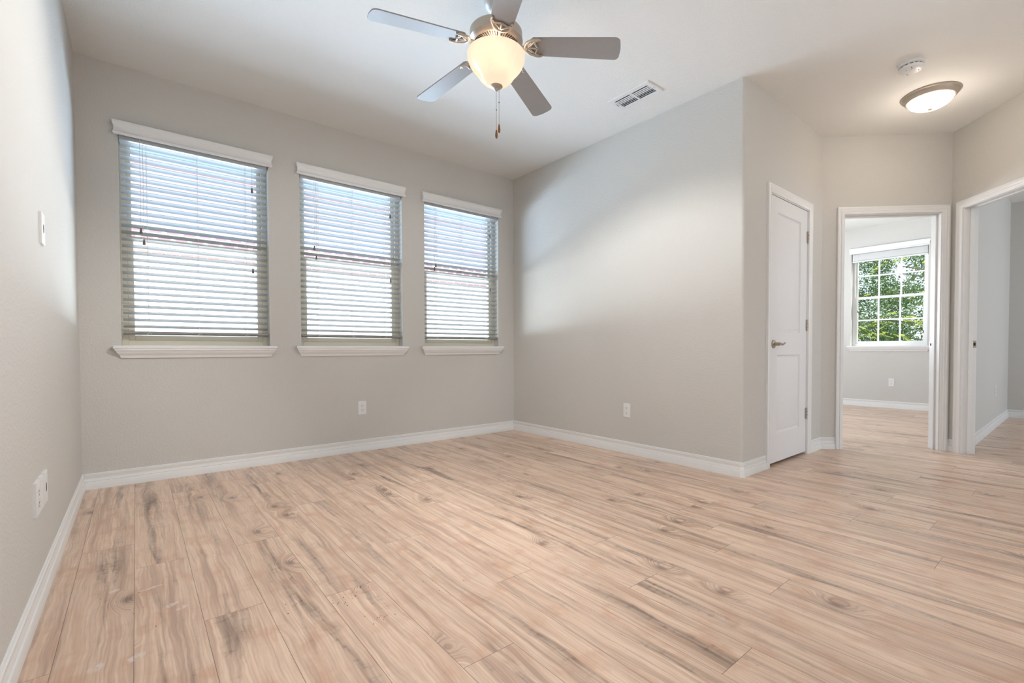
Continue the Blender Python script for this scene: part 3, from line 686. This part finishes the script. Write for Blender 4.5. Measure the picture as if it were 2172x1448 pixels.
# ------------------------------------------------------------------ ceiling fan
def ceiling_fan():
    fx, fy = -1.696, -2.048; root = empty('ceiling_fan', (fx, fy, H)); tag(root, 'five-blade grey ceiling fan with a glowing glass bowl light', 'ceiling fan')
    Z = lambda z: z - H
    bm = BM(); lathe(bm, [(0, Z(2.742)), (.066, Z(2.742)), (.067, Z(2.730)), (.064, Z(2.716)), (.054, Z(2.700)), (.040, Z(2.690)), (.030, Z(2.686)), (0, Z(2.686))], 40); build('canopy', bm, 'bladewht', root, smooth=40)
    bm = BM(); lathe(bm, [(0, Z(2.690)), (.018, Z(2.690)), (.026, Z(2.680)), (.027, Z(2.668)), (.020, Z(2.655)), (.0135, Z(2.650)), (.0135, Z(2.610)), (.022, Z(2.604)), (.026, Z(2.590)), (.026, Z(2.578)), (0, Z(2.578))], 28); dr = build('downrod', bm, 'wvinyl', root, smooth=40)
    bm = BM(); tube(bm, smooth_path([(-.012, -.022, Z(2.668)), (-.016, -.028, Z(2.655)), (-.006, -.030, Z(2.646)), (.004, -.024, Z(2.652))], 5), .0025, 6); build('wire', bm, 'black', dr)
    bm = BM(); lathe(bm, [(0, Z(2.588)), (.050, Z(2.588)), (.110, Z(2.584)), (.134, Z(2.580)), (.139, Z(2.574)), (.139, Z(2.536)), (.1415, Z(2.533)), (.1415, Z(2.527)), (.138, Z(2.523)), (.130, Z(2.513)), (.122, Z(2.508)), (.084, Z(2.503)), (.080, Z(2.500)), (.050, Z(2.497)), (0, Z(2.497))], 64); mh = build('motor_housing', bm, 'nickel_paint', root, smooth=30)
    bm = BM()
    for i in range(56):
        a = 2*PI*i/56; box(bm, .090, .119, -.0021, .0021, Z(2.5015), Z(2.5068), Matrix.Rotation(a, 4, 'Z') @ Matrix.Translation((0, 0, 0)))
    build('cooling_slots', bm, 'dark', mh)
    bm = BM(); lathe(bm, [(0, Z(2.499)), (.074, Z(2.499)), (.076, Z(2.488)), (.060, Z(2.480)), (.056, Z(2.462)), (.062, Z(2.456)), (.060, Z(2.448)), (0, Z(2.448))], 40); build('light_fitter', bm, 'nickel_paint', root, smooth=35)
    # blades
    pitch = math.radians(12); droop = math.atan2(.042, .46)
    for k in range(5):
        a = math.radians(170 + 72*k)
        m = Matrix.Rotation(a, 4, 'Z') @ Matrix.Translation((.19, 0, Z(2.489))) @ Matrix.Rotation(droop, 4, 'Y') @ Matrix.Rotation(-pitch, 4, 'X')
        L_, w0, w1, rc = .462, .057, .069, .028; out = [(0, -w0 + .012), (.012, -w0)]
        out += [(L_ - rc + rc*math.sin(t), -w1 + rc - rc*math.cos(t)) for t in [PI/2*i/6 for i in range(7)]]
        out += [(L_ + .004*math.cos(t*PI/2), t*(w1 - rc)) for t in (-.6, 0, .6)]
        out += [(L_ - rc + rc*math.cos(t), w1 - rc + rc*math.sin(t)) for t in [PI/2*i/6 for i in range(7)]]
        out += [(.012, w0), (0, w0 - .012)]
        bm = BM(); loops(bm, [[m @ Vector((x, y, z)) for x, y in out] for z in (-.003, .003)]); b = build('blade', bm, 'blade', root, bevel=.0012)
        # cast blade iron under the blade root
        bm = BM(); P = lambda x, y, z=-.008: m @ Vector((x, y, z))
        hub = Matrix.Rotation(a, 4, 'Z') @ Vector((.070, 0, Z(2.494)))
        tube(bm, smooth_path([hub, Matrix.Rotation(a, 4, 'Z') @ Vector((.110, 0, Z(2.486))), P(-.045, 0), P(-.022, 0)], 4), [.011]*5 + [.010]*4 + [.009]*4, 8)
        for s in (-1, 1):
            tube(bm, smooth_path([P(-.034, 0), P(-.026, .022*s), P(-.006, .040*s), P(.022, .050*s), P(.046, .050*s), P(.054, .046*s)], 4), [.0085]*8 + [.0075]*8 + [.006]*4 + [.0035], 8)
            tube(bm, smooth_path([P(.040, .050*s), P(.022, .038*s), P(.024, .020*s), P(.034, .0)], 4), .0052, 8)
            tube(bm, smooth_path([P(-.018, .004*s), P(-.004, .014*s), P(.010, .028*s), P(.020, .042*s)], 4), .0052, 8)
        tube(bm, [P(-.02, 0), P(.006, 0), P(.034, 0)], .0055, 8)
        bi = build('blade_iron', bm, 'nickel_paint', b, smooth=60)
        for x, y in ((.040, .048), (.040, -.048), (.030, 0)):
            bm = BM(); c = P(x, y, -.0125); lathe(bm, [(0, .002), (.0055, .002), (.0048, -.0022), (0, -.003)], 10, c)
            # screws stay part of the iron
            build('screw', bm, 'nickel', b)
    # glass bowl, open at the top
    bm = BM(); prof = [(.146, Z(2.458)), (.1505, Z(2.462)), (.1535, Z(2.457)), (.1540, Z(2.447)), (.1515, Z(2.432)), (.145, Z(2.412)), (.134, Z(2.392)), (.120, Z(2.374)), (.107, Z(2.360)), (.098, Z(2.349)), (.092, Z(2.338)), (.084, Z(2.326)), (.070, Z(2.312)), (.050, Z(2.301)), (.026, Z(2.2955)), (.004, Z(2.294))]
    lathe(bm, prof, 64, cap=False); build('glass_bowl', bm, 'bowl', root, smooth=70)
    bm = BM(); lathe(bm, [(.0, Z(2.300)), (.033, Z(2.2935)), (.0345, Z(2.291)), (.030, Z(2.287)), (.017, Z(2.283)), (.010, Z(2.279)), (.0105, Z(2.275)), (.006, Z(2.268)), (0, Z(2.266))], 32); build('finial', bm, 'nickel_paint', root, smooth=45)
    for i in range(2):
        a = math.radians(40 + 180*i); bm = BM(); c = (.062*math.cos(a), .062*math.sin(a), Z(2.415))
        lathe(bm, [(0, .032), (.012, .030), (.014, .016), (.024, 0), (.027, -.014), (.020, -.028), (0, -.034)], 20, c); build('bulb', bm, 'bulb', root, smooth=60)
        point('fan_bulb_light', (fx + .06*math.cos(a), fy + .06*math.sin(a), 2.428), 4.0, (1, .84, .68), .02)
    # added fill spots below the bowl, strongest sideways to brighten the side walls
    for d, w, c in (((1, 0), 38, 112), ((-1, 0), 58, 120), ((0, -1), 14, 110), ((0, 1), 12, 110)):
        l = bpy.data.lights.new('fan_fill', 'SPOT'); l.energy = w; l.color = (1, .985, .975); l.shadow_soft_size = 0; l.spot_size = math.radians(c); l.spot_blend = .5
        o = bpy.data.objects.new('fan_fill', l); COL.objects.link(o); o.location = (fx + d[0]*.12, fy + d[1]*.12, 2.25)
        o.rotation_euler = Vector((d[0], d[1], -1.5 if d[0] > 0 else -1.0)).to_track_quat('-Z', 'Y').to_euler()
    for (dx, dy, zt, zb) in ((0, 0, 2.268, 2.060), (.0115, -.0085, 2.283, 2.090)):
        bm = BM(); tube(bm, [(dx, dy, Z(zt)), (dx, dy, Z(zb))], .0009, 6)
        z = zt - .004
        while z > zb: lathe(bm, [(0, .0016), (.0016, 0), (0, -.0016)], 6, (dx, dy, Z(z)), cap=False); z -= .0042
        ch = build('pull_chain', bm, 'chain', root)
        bm = BM(); lathe(bm, [(0, .003), (.0038, .001), (.0046, -.006), (.0066, -.018), (.0072, -.028), (.0058, -.038), (.0030, -.043), (0, -.044)], 16, (dx, dy, Z(zb))); fb = build('pull_fob', bm, 'fob', ch, smooth=60)
        fb['label'] = 'turned brown wooden fob'
        bm = BM(); lathe(bm, [(0, .003), (.003, .0015), (.003, -.0015), (0, -.003)], 10, (dx, dy, Z(zb + (.108 if dx == 0 else .118)))); build('chain_coupling', bm, 'dark', ch)
ceiling_fan()

# ------------------------------------------------------------------ outside
bm = BM(); box(bm, -30, 40, -30, 40, -.20, -.10); tag(build('ground', bm, 'ground'), 'pale concrete ground outside the windows', 'ground', kind='structure')
def neighbour():
    root = empty('neighbor_house', (-2, 7.0, -.1)); tag(root, 'white neighboring house with a pink brick band, glimpsed between the blind slats', 'house')
    bm = BM(); box(bm, -12, 12, 0, .2, 0, 2.70); build('wall', bm, 'stucco', root)
    bm = BM(); box(bm, -12, 12, -.03, .2, 2.70, 2.92); build('brick_band', bm, 'brick', root)
    bm = BM(); box(bm, -12, 12, -.02, .2, 2.92, 3.34); build('frieze', bm, 'stucco', root)
    bm = BM(); box(bm, -12, 12, -.06, -.02, 2.97, 3.25); build('dentil_course', bm, 'dentil', root)
    bm = BM(); box(bm, -12.4, 12.4, -.40, .2, 3.34, 3.58); build('fascia', bm, 'roof', root)
    bm = BM(); m = Matrix.Translation((0, -.45, 3.58)) @ Matrix.Rotation(math.radians(24), 4, 'X')
    for i in range(14): box(bm, -12.5, 12.5, i*.40, i*.40 + .42, .018*(i % 2), .05 + .018*(i % 2), m)
    build('roof', bm, 'roof', root)
neighbour()
def leaf(bm, c, d, up, l, w):
    s = d.cross(up).normalized(); n = up*.12*l
    v = [bm.verts.new(q) for q in (c, c + d*l*.45 + s*w*.5 - n*.2, c + d*l, c + d*l*.45 - s*w*.5 - n*.2)]; bm.faces.new(v)
def rv(r): 
    while True:
        q = Vector((r.uniform(-1, 1), r.uniform(-1, 1), r.uniform(-1, 1)))
        if .05 < q.length < 1: return q
def tree(loc, h, rad, n, mat, seed, label, zlo, off=(0, 0)):
    r = random.Random(seed); root = empty('tree', loc); tag(root, label, 'tree', 'trees outside the bedroom window')
    bm = BM(); tube(bm, smooth_path([(0, 0, 0), (.05, .06, h*.3), (-.04, .10, h*.6), (.02, .04, h*.9)], 5), [.08 - .06*i/15 for i in range(16)], 10); tk = build('trunk', bm, 'bark', root, smooth=60)
    for i in range(9):
        bm = BM()
        z = h*r.uniform(.15, .85); a = r.uniform(0, 2*PI); l = rad*r.uniform(.5, .95)
        e = Vector((math.cos(a)*l + off[0], math.sin(a)*l + off[1], z + r.uniform(.1, .7))); tube(bm, smooth_path([(0, .06, z), Vector((e.x*.5, e.y*.5, z + .2)), e], 4), [.035 - .003*k for k in range(9)], 6); build('branch', bm, 'bark', tk, smooth=60)
    bm = BM(); cl = [Vector((rv(r).x*rad + off[0], rv(r).y*rad + off[1], zlo + (h - zlo)*r.random())) for _ in range(80)]
    for i in range(n):
        c = r.choice(cl) + rv(r)*.40; d = rv(r).normalized(); d.z -= .3; d.normalize(); up = rv(r).normalized()
        if abs(d.dot(up)) > .95: continue
        leaf(bm, c, d, up, r.uniform(.042, .08), r.uniform(.028, .048))
    build('foliage', bm, mat, root)
tree((11.4, -2.7, -.1), 5.0, 1.45, 26000, 'leafd', 11, 'dark leafy tree right behind the gridded bedroom window', .3, (0, 1.95))
tree((15.6, -2.6, -.1), 6.6, 1.9, 18000, 'leafm', 12, 'lighter green leafy tree filling gaps behind the dark tree', .3, (0, 2.7))
def sapling():
    r = random.Random(21); root = empty('sapling', (8.9, -1.45, -.1)); tag(root, 'young yellow-green shrub with feathery leaves close outside the bedroom window', 'shrub')
    sb = BM(); fb = BM()
    for i in range(40):
        z = r.uniform(.7, 2.9) if i % 3 == 0 else r.uniform(.7, 1.75); e = Vector((r.uniform(-.3, .5), r.uniform(-.9, .75), z))
        b = Vector((r.uniform(-.05, .05), r.uniform(-.05, .05), max(.1, z - .8))); tube(sb, smooth_path([(0, 0, 0), b, (b + e)/2 + Vector((0, 0, .12)), e], 3), .003, 5)
        d = Vector((r.uniform(-.4, .4), r.choice((-1, 1))*r.uniform(.5, 1), r.uniform(-.45, .1))).normalized(); L_ = r.uniform(.25, .42); s = d.cross(Vector((0, 0, 1))).normalized(); up = s.cross(d).normalized()
        for k in range(11):
            t = k/11; c = e + d*L_*t + Vector((0, 0, -.10*t*t))
            for q in (-1, 1): leaf(fb, c, (s*q + d*.45 + Vector((0, 0, r.uniform(-.2, .35)))).normalized(), up, .115*(1 - .5*t), .050)
    build('stems', sb, 'leafm', root); build('foliage', fb, 'leafy', root)
sapling()
